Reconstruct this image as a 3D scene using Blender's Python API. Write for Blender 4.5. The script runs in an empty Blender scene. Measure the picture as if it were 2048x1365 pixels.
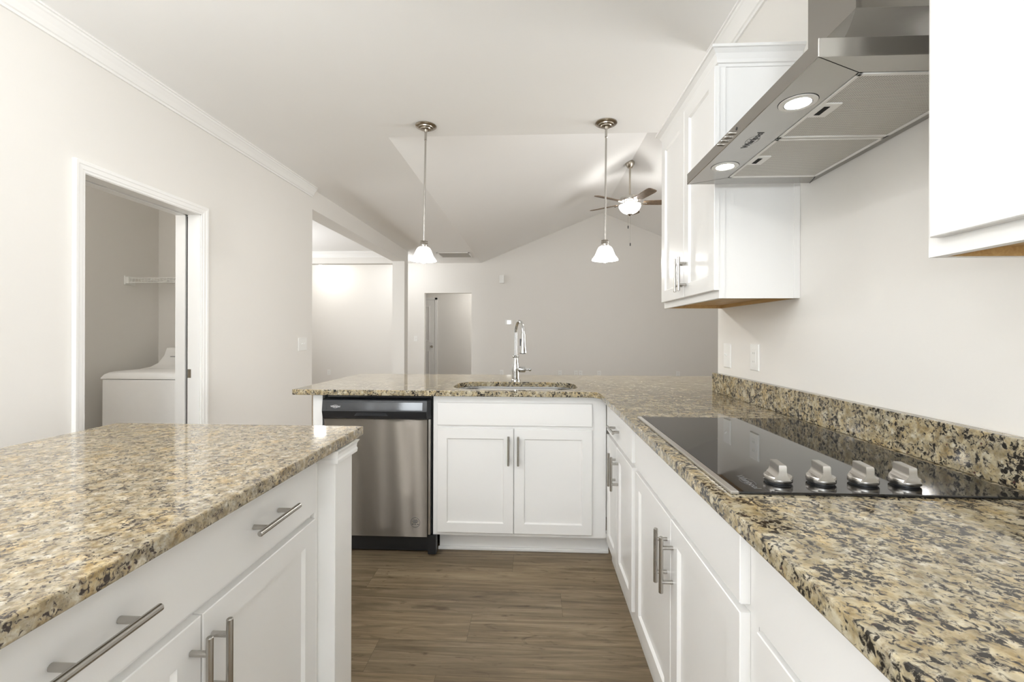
import bpy, bmesh, math, random
from mathutils import Vector, Matrix
random.seed(7)
PI = math.pi
scene = bpy.context.scene
COL = scene.collection

# ------------------------------------------------------------------ camera
F_PX, VPX, HORIZON, ROLL, HC = 905.0, 1067.0, 667.9, 0.003, 1.2204
yaw = math.atan((VPX - 1024) / F_PX)
fwd = Vector((-math.sin(yaw), math.cos(yaw), 0))
right0 = Vector((math.cos(yaw), math.sin(yaw), 0))
upv = Vector((0, 0, 1))
right = right0 * math.cos(ROLL) + upv * math.sin(ROLL)
up2 = upv * math.cos(ROLL) - right0 * math.sin(ROLL)
cam_data = bpy.data.cameras.new('camera')
cam_data.sensor_width = 36.0
cam_data.sensor_fit = 'HORIZONTAL'
cam_data.lens = F_PX / 2048 * 36.0
cam_data.shift_y = (HORIZON - 682.5) / 2048
cam_data.clip_start = 0.02
cam = bpy.data.objects.new('camera', cam_data)
COL.objects.link(cam)
cam.matrix_world = Matrix(((right.x, up2.x, -fwd.x, 0), (right.y, up2.y, -fwd.y, 0),
                           (right.z, up2.z, -fwd.z, HC), (0, 0, 0, 1)))
scene.camera = cam

# ------------------------------------------------------------------ world, exposure, lights
vs = scene.view_settings
scene.display_settings.display_device = 'sRGB'
vs.view_transform = 'Standard'
vs.look = 'None'
vs.gamma = 1.0
vs.exposure = 0.68
vs.use_curve_mapping = False
scene.cycles.use_denoising = True
scene.cycles.max_bounces = 18
scene.cycles.diffuse_bounces = 12
scene.cycles.sample_clamp_indirect = 6.0
scene.cycles.caustics_reflective = False
scene.cycles.caustics_refractive = False
XL_IN = -2.31
world = bpy.data.worlds.new('daylight')
scene.world = world
world.use_nodes = True
wn = world.node_tree.nodes
wn['Background'].inputs['Color'].default_value = (0.86, 0.93, 1.0, 1)
wn['Background'].inputs['Strength'].default_value = 1.0


def area_light(name, loc, target, sx, sy, power, color=(1, 1, 1), spread=PI):
    d = bpy.data.lights.new(name, 'AREA')
    d.shape = 'RECTANGLE'
    d.size, d.size_y, d.energy, d.color, d.spread = sx, sy, power, color, spread
    o = bpy.data.objects.new(name, d)
    COL.objects.link(o)
    o.location = loc
    v = Vector(target) - Vector(loc)
    o.rotation_euler = v.to_track_quat('-Z', 'Y').to_euler()
    return o


def disc_light(name, loc, r, power, color=(1, 0.98, 0.95)):
    d = bpy.data.lights.new(name, 'AREA')
    d.shape = 'DISK'
    d.size, d.energy, d.color = 2 * r, power, color
    o = bpy.data.objects.new(name, d)
    COL.objects.link(o)
    o.location = loc
    return o


def point_light(name, loc, r, power, color=(1, 0.98, 0.95), parent=None):
    d = bpy.data.lights.new(name, 'POINT')
    d.shadow_soft_size, d.energy, d.color = r, power, color
    o = bpy.data.objects.new(name, d)
    COL.objects.link(o)
    o.location = loc
    if parent:
        o.parent = parent
        o.location = Vector(loc) - parent.location
    return o


# added area lights at unseen windows, aimed up to brighten ceilings and walls
DAY = (0.91, 0.962, 1.0)
LIV = (1.0, 0.995, 0.98)
area_light('window_daylight', (-2.0, -2.5, 1.15), (-2.0, 0, 2.75), 0.5, 1.9, 26, DAY)
area_light('window_daylight', (-0.45, -2.5, 1.55), (-0.45, 0, 4.9), 1.0, 1.3, 62, DAY)
area_light('window_daylight', (0.55, -2.5, 1.55), (0.55, 0, 3.2), 0.8, 1.2, 2, DAY)
area_light('window_daylight', (XL_IN, -1.62, 1.1), (0, -1.62, 2.1), 0.25, 1.9, 14, DAY)
area_light('window_daylight', (4.1, 3.7, 1.45), (0, 3.9, 4.6), 1.6, 1.5, 72, LIV)
area_light('window_daylight', (-5.5, 6.2, 1.5), (0, 6.2, 4.2), 2.6, 1.7, 48, LIV)
# added point lights without fixtures in the kitchen, dining room, laundry and hall
WARM = (0.985, 0.99, 1.0)
point_light('added_room_light', (-1.38, 0.10, 2.50), 0.04, 11, WARM)  # placed to streak the dishwasher door, as are the next three
point_light('added_room_light', (-1.40, 1.00, 2.50), 0.04, 9, WARM)
point_light('added_room_light', (-1.78, -1.20, 2.48), 0.05, 11, WARM)
point_light('added_room_light', (-1.98, -0.55, 2.48), 0.05, 6, WARM)
point_light('added_room_light', (-2.75, 8.9, 2.55), 0.09, 8, WARM)  # added to brighten the far wall and flat ceiling
point_light('added_room_light', (-4.0, 6.4, 2.3), 0.12, 10, WARM)
point_light('added_room_light', (-2.95, 2.0, 2.05), 0.08, 6.8, (1.0, 0.98, 0.95))
point_light('added_room_light', (-0.9, 10.4, 2.3), 0.08, 13, (1.0, 0.98, 0.95))

# ------------------------------------------------------------------ mesh helpers


def BM():
    return bmesh.new()


def box(bm, x0, x1, y0, y1, z0, z1, bev=0.0, seg=1):
    x0, x1 = min(x0, x1), max(x0, x1)
    y0, y1 = min(y0, y1), max(y0, y1)
    z0, z1 = min(z0, z1), max(z0, z1)
    t = bmesh.new()
    v = [t.verts.new(p) for p in ((x0, y0, z0), (x1, y0, z0), (x1, y1, z0), (x0, y1, z0),
                                  (x0, y0, z1), (x1, y0, z1), (x1, y1, z1), (x0, y1, z1))]
    for f in ((0, 3, 2, 1), (4, 5, 6, 7), (0, 1, 5, 4), (1, 2, 6, 5), (2, 3, 7, 6), (3, 0, 4, 7)):
        t.faces.new([v[i] for i in f])
    if bev > 0:
        bmesh.ops.bevel(t, geom=list(t.edges), offset=bev, segments=seg, affect='EDGES', profile=0.5)
    me = bpy.data.meshes.new('tmp')
    t.to_mesh(me)
    t.free()
    bm.from_mesh(me)
    bpy.data.meshes.remove(me)
    return bm


def rings(bm, ring_list, cap0=True, cap1=True, closed=True):
    rv = [[bm.verts.new(p) for p in r] for r in ring_list]
    n = len(rv[0])
    for a, b in zip(rv[:-1], rv[1:]):
        for i in range(n if closed else n - 1):
            j = (i + 1) % n
            bm.faces.new((a[i], a[j], b[j], b[i]))
    if cap0:
        bm.faces.new(rv[0][::-1])
    if cap1:
        bm.faces.new(rv[-1])
    return rv


def lathe(bm, prof, c=(0, 0, 0), seg=28, axis='Z', cap0=True, cap1=True):
    rl = []
    for r, z in prof:
        ring = []
        for i in range(seg):
            a = 2 * PI * i / seg
            x, y = max(r, 1e-5) * math.cos(a), max(r, 1e-5) * math.sin(a)
            if axis == 'Z':
                p = (c[0] + x, c[1] + y, c[2] + z)
            elif axis == 'X':
                p = (c[0] + z, c[1] + x, c[2] + y)
            else:
                p = (c[0] + y, c[1] + z, c[2] + x)
            ring.append(p)
        rl.append(ring)
    rings(bm, rl, cap0, cap1)
    return bm


def tube(bm, pts, r, seg=12, radii=None):
    pts = [Vector(p) for p in pts]
    rl = []
    prev = None
    for i, p in enumerate(pts):
        if i == 0:
            t = pts[1] - p
        elif i == len(pts) - 1:
            t = p - pts[i - 1]
        else:
            t = (pts[i + 1] - pts[i - 1])
        t.normalize()
        if prev is None:
            a = Vector((0, 0, 1)) if abs(t.z) < 0.9 else Vector((1, 0, 0))
            n = t.cross(a).normalized()
        else:
            n = (prev - t * prev.dot(t)).normalized()
        prev = n
        b = t.cross(n)
        rr = radii[i] if radii else r
        rl.append([p + n * (rr * math.cos(2 * PI * k / seg)) + b * (rr * math.sin(2 * PI * k / seg)) for k in range(seg)])
    rings(bm, rl)
    return bm


def prism(bm, poly, axis, a0, a1):
    """extrude a 2-D polygon along an axis; poly coords are the other two axes in order"""
    def mk(p, a):
        if axis == 'Y':
            return (p[0], a, p[1])
        if axis == 'X':
            return (a, p[0], p[1])
        return (p[0], p[1], a)
    rings(bm, [[mk(p, a0) for p in poly], [mk(p, a1) for p in poly]])
    bmesh.ops.recalc_face_normals(bm, faces=bm.faces)
    return bm


def panel(bm, o, u, v, n, w, h, t, stile=None, depth=0.009, ease=0.0018, cham=0.006):
    """a slab or framed door: o = lower corner on the back plane; u, v, n unit vectors"""
    o, u, v, n = Vector(o), Vector(u), Vector(v), Vector(n)

    def ring(ins, d):
        return [o + u * ins + v * ins + n * d, o + u * (w - ins) + v * ins + n * d,
                o + u * (w - ins) + v * (h - ins) + n * d, o + u * ins + v * (h - ins) + n * d]
    rl = [ring(0, 0), ring(0, t - ease), ring(ease, t)]
    if stile:
        rl += [ring(stile, t), ring(stile + cham, t - depth)]
    rings(bm, rl)
    bmesh.ops.recalc_face_normals(bm, faces=bm.faces)
    return bm


def smooth_by_angle(me, ang=40):
    me.shade_smooth()
    bm = bmesh.new()
    bm.from_mesh(me)
    lim = math.radians(ang)
    for e in bm.edges:
        if len(e.link_faces) == 2 and e.calc_face_angle(0) > lim:
            e.smooth = False
    bm.to_mesh(me)
    bm.free()


def wloc(o):
    p = Vector((0, 0, 0))
    while o is not None:
        p += o.location
        o = o.parent
    return p


def obj(name, bm, mat, parent=None, smooth=False, bevel=0.0, seg=2, label=None, loc=None):
    """meshes are modelled in room coordinates; the origin goes to the parent's (or to loc)"""
    bmesh.ops.recalc_face_normals(bm, faces=bm.faces)
    me = bpy.data.meshes.new(name)
    bm.to_mesh(me)
    bm.free()
    if smooth:
        smooth_by_angle(me)
    me.materials.append(mat)
    o = bpy.data.objects.new(name, me)
    COL.objects.link(o)
    org = wloc(parent) if parent else Vector(loc or (0, 0, 0))
    me.transform(Matrix.Translation(-org))
    if parent:
        o.parent = parent
    else:
        o.location = org
    if bevel:
        m = o.modifiers.new('ease', 'BEVEL')
        m.width, m.segments, m.limit_method, m.angle_limit = bevel, seg, 'ANGLE', math.radians(35)
    if label:
        o['label'] = label
    return o


def thing(name, label, cat, loc, group=None):
    o = bpy.data.objects.new(name, None)
    COL.objects.link(o)
    o.location = loc
    o.empty_display_size = 0.1
    o['label'] = label
    o['category'] = cat
    if group:
        o['group'] = group
    return o


def tag(o, label, cat, group=None):
    o['label'] = label
    o['category'] = cat
    if group:
        o['group'] = group
    return o


def struct(name, bm, mat, smooth=False, bevel=0.0):
    o = obj(name, bm, mat, None, smooth, bevel)
    o['kind'] = 'structure'
    return o


def dup(root, loc, label, rot=None):
    r = root.copy()
    COL.objects.link(r)
    r.location = loc
    r['label'] = label
    if rot is not None:
        r.rotation_euler = rot
    for ch in list(root.children):
        c = ch.copy()
        COL.objects.link(c)
        c.parent = r
        for g in list(ch.children):
            d = g.copy()
            COL.objects.link(d)
            d.parent = c
    return r


def text_mesh(txt, size, xdir, ydir, origin, depth=0.0004):
    """flat lettering as a mesh in room coordinates, centred on origin"""
    cu = bpy.data.curves.new('lettering', 'FONT')
    cu.body = txt
    cu.size = size
    cu.align_x, cu.align_y = 'CENTER', 'CENTER'
    cu.extrude = depth
    cu.space_character = 0.95
    o = bpy.data.objects.new('lettering', cu)
    COL.objects.link(o)
    bpy.context.view_layer.update()
    dg = bpy.context.evaluated_depsgraph_get()
    me = bpy.data.meshes.new_from_object(o.evaluated_get(dg))
    bpy.data.objects.remove(o)
    bpy.data.curves.remove(cu)
    x, y = Vector(xdir).normalized(), Vector(ydir).normalized()
    z = x.cross(y)
    M = Matrix(((x.x, y.x, z.x, origin[0]), (x.y, y.y, z.y, origin[1]), (x.z, y.z, z.z, origin[2]), (0, 0, 0, 1)))
    me.transform(M)
    bm = bmesh.new()
    bm.from_mesh(me)
    bpy.data.meshes.remove(me)
    return bm


def arc_ring(bm, c, x, y, rx, ry, w, a0, a1, seg=28, lift=0.0006):
    """thin flat elliptical stroke used for the swirl round a logo and for printed rings"""
    c, x, y = Vector(c), Vector(x).normalized(), Vector(y).normalized()
    n = x.cross(y)
    ins, outs = [], []
    for i in range(seg + 1):
        a = a0 + (a1 - a0) * i / seg
        ins.append(bm.verts.new(c + x * ((rx - w) * math.cos(a)) + y * ((ry - w) * math.sin(a)) + n * lift))
        outs.append(bm.verts.new(c + x * (rx * math.cos(a)) + y * (ry * math.sin(a)) + n * lift))
    for i in range(seg):
        bm.faces.new((ins[i], outs[i], outs[i + 1], ins[i + 1]))
    return bm


# ------------------------------------------------------------------ materials


def new_mat(name):
    m = bpy.data.materials.new(name)
    m.use_nodes = True
    nt = m.node_tree
    b = nt.nodes['Principled BSDF']
    return m, nt, b


def N(nt, typ, **kw):
    n = nt.nodes.new(typ)
    for k, v in kw.items():
        setattr(n, k, v)
    return n


def coords(nt, scale=(1, 1, 1), rot=(0, 0, 0)):
    tc = N(nt, 'ShaderNodeTexCoord')
    mp = N(nt, 'ShaderNodeMapping')
    mp.inputs['Scale'].default_value = scale
    mp.inputs['Rotation'].default_value = rot
    nt.links.new(tc.outputs['Object'], mp.inputs['Vector'])
    return mp.outputs['Vector']


def noise(nt, vec, scale, detail=4, rough=0.55, dist=0.0):
    n = N(nt, 'ShaderNodeTexNoise')
    n.inputs['Scale'].default_value = scale
    n.inputs['Detail'].default_value = detail
    n.inputs['Roughness'].default_value = rough
    n.inputs['Distortion'].default_value = dist
    nt.links.new(vec, n.inputs['Vector'])
    return n.outputs['Fac']


def ramp(nt, fac, stops, interp='LINEAR'):
    r = N(nt, 'ShaderNodeValToRGB')
    r.color_ramp.interpolation = interp
    els = r.color_ramp.elements
    while len(els) < len(stops):
        els.new(0.5)
    for e, (p, c) in zip(els, stops):
        e.position = p
        e.color = tuple(c) + (1,) if len(c) == 3 else c
    nt.links.new(fac, r.inputs['Fac'])
    return r.outputs['Color']


def mix(nt, fac, a, b, mode='MIX'):
    m = N(nt, 'ShaderNodeMix', data_type='RGBA', blend_type=mode)
    for sock, val in ((0, fac), (6, a), (7, b)):
        if hasattr(val, 'is_output'):
            nt.links.new(val, m.inputs[sock])
        else:
            m.inputs[sock].default_value = val if sock == 0 else (tuple(val) + (1,) if len(val) == 3 else val)
    return m.outputs[2]


def bump(nt, b, h, strength=0.1, dist=0.002):
    n = N(nt, 'ShaderNodeBump')
    n.inputs['Strength'].default_value = strength
    n.inputs['Distance'].default_value = dist
    nt.links.new(h, n.inputs['Height'])
    nt.links.new(n.outputs['Normal'], b.inputs['Normal'])


def paint(name, col, rough=0.6, orange=0.0, spec=0.3):
    m, nt, b = new_mat(name)
    v = coords(nt)
    c = mix(nt, noise(nt, v, 3.0, 2), [x * 0.985 for x in col], col)
    nt.links.new(c, b.inputs['Base Color'])
    b.inputs['Roughness'].default_value = rough
    b.inputs['Specular IOR Level'].default_value = spec
    if orange:
        bump(nt, b, noise(nt, v, 140, 3), orange, 0.001)
    return m


def metal(name, col, rough, stretch=None, bstr=0.03, vary=0.08, aniso=0.0, arot=0.0, axis='Z'):
    m, nt, b = new_mat(name)
    b.inputs['Metallic'].default_value = 1.0
    b.inputs['Base Color'].default_value = tuple(col) + (1,)
    b.inputs['Roughness'].default_value = rough
    if stretch:
        v = coords(nt, stretch)
        h = noise(nt, v, 60, 3)
        r = N(nt, 'ShaderNodeMapRange')
        r.inputs['To Min'].default_value = rough - vary / 2
        r.inputs['To Max'].default_value = rough + vary / 2
        nt.links.new(h, r.inputs['Value'])
        nt.links.new(r.outputs['Result'], b.inputs['Roughness'])
        bump(nt, b, h, bstr, 0.0014 if bstr >= 1 else 0.0006)
    if aniso:
        b.inputs['Anisotropic'].default_value = aniso
        b.inputs['Anisotropic Rotation'].default_value = arot
        t = N(nt, 'ShaderNodeTangent', direction_type='RADIAL', axis=axis)
        nt.links.new(t.outputs['Tangent'], b.inputs['Tangent'])
    return m


def granite(name, s=1.0, dark=0.5, tones=None, rust=(0.20, 0.125, 0.05), black=(0.025, 0.022, 0.020), grey=(0.15, 0.135, 0.115), pebbles=False):
    m, nt, b = new_mat(name)
    v = coords(nt, (1, 1, 1), (0, 0, 0.45))
    base = ramp(nt, noise(nt, v, 34 * s, 6, 0.62, 0.3), tones)
    # pale and tan feldspar grains, soft edged
    vo = N(nt, 'ShaderNodeTexVoronoi', feature='SMOOTH_F1')
    vo.inputs['Scale'].default_value = 58 * s
    vo.inputs['Smoothness'].default_value = 0.35
    nt.links.new(v, vo.inputs['Vector'])
    sepc = N(nt, 'ShaderNodeSeparateColor')
    nt.links.new(vo.outputs['Color'], sepc.inputs[0])
    grain = ramp(nt, sepc.outputs[0], [(0.2, (0.74, 0.72, 0.68)), (0.5, (1, 1, 1)), (0.8, (1.16, 1.14, 1.10))])
    base = mix(nt, 0.8, base, grain, 'MULTIPLY')
    # broad clouds of golden and greyer stone
    cloud = ramp(nt, noise(nt, v, 10 * s, 4, 0.6, 0.5), [(0.34, (0.86, 0.88, 0.92)), (0.52, (1, 1, 1)), (0.68, (1.10, 0.98, 0.74))])
    base = mix(nt, 0.9, base, cloud, 'MULTIPLY')
    ru = ramp(nt, noise(nt, v, 75 * s, 5, 0.6), [(0.55, (0, 0, 0)), (0.70, (0.8, 0.8, 0.8))])
    base = mix(nt, ru, base, rust)
    cl = noise(nt, v, 19 * s, 3, 0.5, 0.6)
    mi = noise(nt, v, 82 * s, 6, 0.64, 0.75)
    sm = N(nt, 'ShaderNodeMath', operation='MULTIPLY_ADD')
    nt.links.new(cl, sm.inputs[0])
    sm.inputs[1].default_value = 0.45
    nt.links.new(mi, sm.inputs[2])
    lo = 0.84 - 0.10 * dark
    # grey-brown halo, then the black mica core
    h = ramp(nt, sm.outputs[0], [(lo - 0.055, (0, 0, 0)), (lo + 0.02, (0.8, 0.8, 0.8))])
    base = mix(nt, h, base, grey)
    k = ramp(nt, sm.outputs[0], [(lo + 0.005, (0, 0, 0)), (lo + 0.05, (0.97, 0.97, 0.97))])
    base = mix(nt, k, base, black)
    if pebbles:
        pv = N(nt, 'ShaderNodeTexVoronoi')
        pv.inputs['Scale'].default_value = 9 * s
        nt.links.new(v, pv.inputs['Vector'])
        pw = N(nt, 'ShaderNodeMath', operation='MULTIPLY_ADD')
        nt.links.new(mi, pw.inputs[0])
        pw.inputs[1].default_value = 0.22
        nt.links.new(pv.outputs['Distance'], pw.inputs[2])
        pf = ramp(nt, pw.outputs[0], [(0.27, (0.85, 0.85, 0.85)), (0.31, (0, 0, 0))])
        base = mix(nt, pf, base, ramp(nt, noise(nt, v, 60 * s, 4), [(0.35, (0.40, 0.345, 0.235)), (0.65, (0.50, 0.45, 0.34))]))
    vg = N(nt, 'ShaderNodeTexVoronoi')
    vg.inputs['Scale'].default_value = 24 * s
    nt.links.new(v, vg.inputs['Vector'])
    gar = ramp(nt, vg.outputs['Distance'], [(0.05, (1, 1, 1)), (0.11, (0, 0, 0))])
    base = mix(nt, gar, base, (0.07, 0.035, 0.03))
    nt.links.new(base, b.inputs['Base Color'])
    b.inputs['Roughness'].default_value = 0.065
    b.inputs['Specular IOR Level'].default_value = 0.36
    return m


def plain(name, col, rough=0.4, spec=0.5, metallic=0.0, coat=0.0):
    m, nt, b = new_mat(name)
    v = coords(nt)
    c = mix(nt, noise(nt, v, 25, 2), [x * 0.97 for x in col], col)
    nt.links.new(c, b.inputs['Base Color'])
    b.inputs['Roughness'].default_value = rough
    b.inputs['Specular IOR Level'].default_value = spec
    b.inputs['Metallic'].default_value = metallic
    b.inputs['Coat Weight'].default_value = coat
    return m


def glow(name, col, strength):
    m, nt, b = new_mat(name)
    b.inputs['Base Color'].default_value = (0.9, 0.9, 0.88, 1)
    b.inputs['Emission Color'].default_value = tuple(col) + (1,)
    b.inputs['Emission Strength'].default_value = strength
    b.inputs['Roughness'].default_value = 0.3
    return m


M_WALL = paint('wall_paint', (0.735, 0.717, 0.685), 0.65, 0.12)
M_CEIL = paint('ceiling_paint', (0.91, 0.91, 0.905), 0.8, 0.05)
M_TRIM = paint('trim_paint', (0.82, 0.815, 0.80), 0.35, 0.0, 0.45)
M_CAB = paint('cabinet_paint', (0.785, 0.78, 0.768), 0.28, 0.0, 0.5)
M_GRAN = granite('granite', 1.25, 0.80, [(0.30, (0.24, 0.18, 0.09)), (0.44, (0.345, 0.285, 0.175)), (0.56, (0.41, 0.36, 0.255)), (0.70, (0.52, 0.48, 0.395))], (0.15, 0.10, 0.045), (0.016, 0.014, 0.012), (0.12, 0.108, 0.092), True)
M_GRANI = granite('island_granite', 1.7, 0.42, [(0.30, (0.215, 0.16, 0.085)), (0.44, (0.32, 0.262, 0.17)), (0.56, (0.395, 0.345, 0.255)), (0.70, (0.53, 0.49, 0.415))], (0.14, 0.092, 0.046), (0.04, 0.03, 0.025), (0.155, 0.13, 0.105))


def mat_brushed(name, col):
    """horizontally brushed steel: reflections spread up and down the panel"""
    m, nt, b = new_mat(name)
    g = N(nt, 'ShaderNodeBsdfAnisotropic')
    g.inputs['Roughness'].default_value = 0.27
    g.inputs['Anisotropy'].default_value = 0.88
    v = coords(nt, (0.5, 0.5, 18))
    c = ramp(nt, noise(nt, v, 50, 3), [(0.3, [x * 0.95 for x in col]), (0.7, [x * 1.04 for x in col])])
    nt.links.new(c, g.inputs['Color'])
    t = N(nt, 'ShaderNodeTangent', direction_type='RADIAL', axis='Z')
    nt.links.new(t.outputs['Tangent'], g.inputs['Tangent'])
    nt.links.new(g.outputs['BSDF'], nt.nodes['Material Output'].inputs['Surface'])
    return m


M_STEEL = mat_brushed('brushed_steel', (0.195, 0.175, 0.15))
M_TRIMSTEEL = metal('satin_steel', (0.60, 0.585, 0.56), 0.32)
M_HOOD = metal('hood_steel', (0.38, 0.365, 0.34), 0.24, (1, 0.35, 6), 0.03, 0.08)
M_NICKEL = metal('brushed_nickel', (0.47, 0.45, 0.42), 0.26)
M_DNICK = metal('dark_nickel', (0.46, 0.42, 0.36), 0.24)
M_CHROME = metal('chrome', (0.56, 0.56, 0.555), 0.08)
M_SINK = metal('sink_steel', (0.60, 0.60, 0.59), 0.22)
M_BLACKGLASS = plain('black_glass', (0.012, 0.012, 0.012), 0.03, 0.55)
M_BLACK = plain('black_plastic', (0.014, 0.015, 0.017), 0.30, 0.5)
M_GLOSSBLACK = plain('gloss_black_plastic', (0.016, 0.018, 0.022), 0.08, 0.6)
M_DARK = plain('dark_recess', (0.02, 0.02, 0.02), 0.8, 0.2)
M_PLASTIC = plain('white_plastic', (0.80, 0.80, 0.78), 0.35)
M_APPL = plain('white_enamel', (0.86, 0.855, 0.84), 0.25, 0.5)
M_PRINT = plain('grey_print', (0.10, 0.10, 0.10), 0.5)
M_WPRINT = plain('white_print', (0.75, 0.75, 0.76), 0.5)
M_GPRINT = plain('pale_grey_print', (0.32, 0.32, 0.32), 0.5)
M_COOKPRINT = plain('cooktop_print', (0.13, 0.13, 0.13), 0.4)
M_LENS = glow('lamp_lens', (1.0, 0.98, 0.94), 14.0)
M_BULB = glow('bulb', (1.0, 0.97, 0.9), 30.0)
M_BOWL = glow('lit_bowl_glass', (1.0, 0.98, 0.94), 1.6)
M_SCREEN = glow('lit_screen', (1.0, 1.0, 0.98), 0.9)


def mat_shade():
    m, nt, b = new_mat('frosted_shade_glass')
    b.inputs['Base Color'].default_value = (0.92, 0.91, 0.88, 1)
    b.inputs['Roughness'].default_value = 0.25
    b.inputs['Emission Color'].default_value = (1.0, 0.975, 0.93, 1)
    v = coords(nt)
    # frosted glass lit by its own bulb: the lower bell near the bulb is the brightest
    sep = N(nt, 'ShaderNodeSeparateXYZ')
    nt.links.new(v, sep.inputs[0])
    mr = N(nt, 'ShaderNodeMapRange')
    mr.inputs['From Min'].default_value = -0.99
    mr.inputs['From Max'].default_value = -0.87
    mr.inputs['To Min'].default_value = 2.0
    mr.inputs['To Max'].default_value = 0.45
    nt.links.new(sep.outputs['Z'], mr.inputs['Value'])
    nt.links.new(mr.outputs['Result'], b.inputs['Emission Strength'])
    return m


M_SHADE = mat_shade()


def mat_floor():
    m, nt, b = new_mat('plank_floor')
    at = N(nt, 'ShaderNodeAttribute', attribute_name='plank')
    tc = N(nt, 'ShaderNodeTexCoord')
    add = N(nt, 'ShaderNodeVectorMath', operation='MULTIPLY_ADD')
    nt.links.new(at.outputs['Color'], add.inputs[0])
    add.inputs[1].default_value = (13.0, 7.0, 3.0)
    nt.links.new(tc.outputs['Object'], add.inputs[2])

    def mp(scale):
        q = N(nt, 'ShaderNodeMapping')
        q.inputs['Scale'].default_value = scale
        nt.links.new(add.outputs[0], q.inputs['Vector'])
        return q.outputs['Vector']
    fine = noise(nt, mp((2.0, 46, 1)), 4.0, 8, 0.66, 0.5)
    broad = noise(nt, mp((0.5, 8.0, 1)), 2.4, 6, 0.62, 1.6)
    knot = noise(nt, mp((2.4, 8.0, 1)), 2.4, 3, 0.5, 2.4)
    c = ramp(nt, broad, [(0.30, (0.128, 0.092, 0.054)), (0.50, (0.215, 0.163, 0.102)), (0.70, (0.31, 0.245, 0.163))])
    f = ramp(nt, fine, [(0.30, (0.70, 0.68, 0.65)), (0.52, (1, 1, 1)), (0.72, (1.14, 1.13, 1.10))])
    c = mix(nt, 0.9, c, f, 'MULTIPLY')
    k = ramp(nt, knot, [(0.62, (1, 1, 1)), (0.76, (0.56, 0.51, 0.46))])
    c = mix(nt, 1.0, c, k, 'MULTIPLY')
    sep = N(nt, 'ShaderNodeSeparateColor')
    nt.links.new(at.outputs['Color'], sep.inputs[0])
    tint = ramp(nt, sep.outputs[0], [(0.0, (0.91, 0.91, 0.91)), (1.0, (1.08, 1.07, 1.05))])
    c = mix(nt, 1.0, c, tint, 'MULTIPLY')
    nt.links.new(c, b.inputs['Base Color'])
    b.inputs['Roughness'].default_value = 0.42
    b.inputs['Specular IOR Level'].default_value = 0.35
    bump(nt, b, fine, 0.06, 0.001)
    return m


def mat_wood(name, c0, c1, scale=(3, 40, 40)):
    m, nt, b = new_mat(name)
    v = coords(nt, scale)
    nt.links.new(ramp(nt, noise(nt, v, 2.5, 6, 0.6, 0.8), [(0.3, c0), (0.7, c1)]), b.inputs['Base Color'])
    b.inputs['Roughness'].default_value = 0.5
    return m


M_PLYWOOD = mat_wood('raw_cabinet_wood', (0.42, 0.26, 0.10), (0.56, 0.38, 0.17), (40, 3, 40))
M_BLADE = mat_wood('walnut_blade', (0.12, 0.085, 0.055), (0.22, 0.155, 0.10), (6, 6, 6))


def mat_filter():
    m, nt, b = new_mat('aluminium_filter_mesh')
    tc = N(nt, 'ShaderNodeTexCoord')
    v = tc.outputs['Object']

    def wave(direction, scale):
        w = N(nt, 'ShaderNodeTexWave', wave_type='BANDS', bands_direction=direction)
        w.inputs['Scale'].default_value = scale
        nt.links.new(v, w.inputs['Vector'])
        return w.outputs['Fac']
    h = mix(nt, 0.5, wave('X', 57), wave('Y', 57))
    c = ramp(nt, h, [(0.25, (0.26, 0.25, 0.23)), (0.65, (0.74, 0.72, 0.67))])
    nt.links.new(c, b.inputs['Base Color'])
    b.inputs['Metallic'].default_value = 0.35
    b.inputs['Roughness'].default_value = 0.45
    bump(nt, b, h, 0.4, 0.002)
    return m


M_FILTER = mat_filter()
M_ALU = plain('pale_aluminium', (0.80, 0.79, 0.76), 0.4, 0.6, 0.1)
M_FLOOR = mat_floor()

# ------------------------------------------------------------------ the setting
CH = 2.743            # flat ceiling
XL = -2.33            # kitchen's left wall face
XR = 0.99             # kitchen's right wall face
YF = 9.70             # far wall of the living room
T = 0.17

# floor: planks with their own tone
PW, PL = 0.178, 1.22
bm = BM()
lay = bm.loops.layers.color.new('plank')
joints = {0: 0.13, -1: -0.262, 1: -0.80, 2: -0.105, -2: -0.61}
y_row0 = 1.958
for r in range(-28, 53):
    ya, yb = y_row0 + r * PW, y_row0 + (r + 1) * PW
    off = joints.get(r, random.uniform(-0.6, 0.6))
    k0 = int((-6.0 - off) / PL) - 1
    x = off + k0 * PL
    while x < 4.4:
        xa, xb = max(x, -5.7), min(x + PL, 4.4)
        if xb > xa:
            g = 0.0003
            vv = [bm.verts.new(p) for p in ((xa + g, ya + g, 0), (xb - g, ya + g, 0), (xb - g, yb - g, 0), (xa + g, yb - g, 0))]
            f = bm.faces.new(vv)
            c = (random.random(), random.random(), random.random(), 1)
            for lp in f.loops:
                lp[lay] = c
        x += PL
struct('floor', bm, M_FLOOR)
bm = BM()
box(bm, -5.7, 4.4, -3.0, 11.4, -0.08, -0.0012)
struct('floor_underlay', bm, M_DARK)

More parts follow.
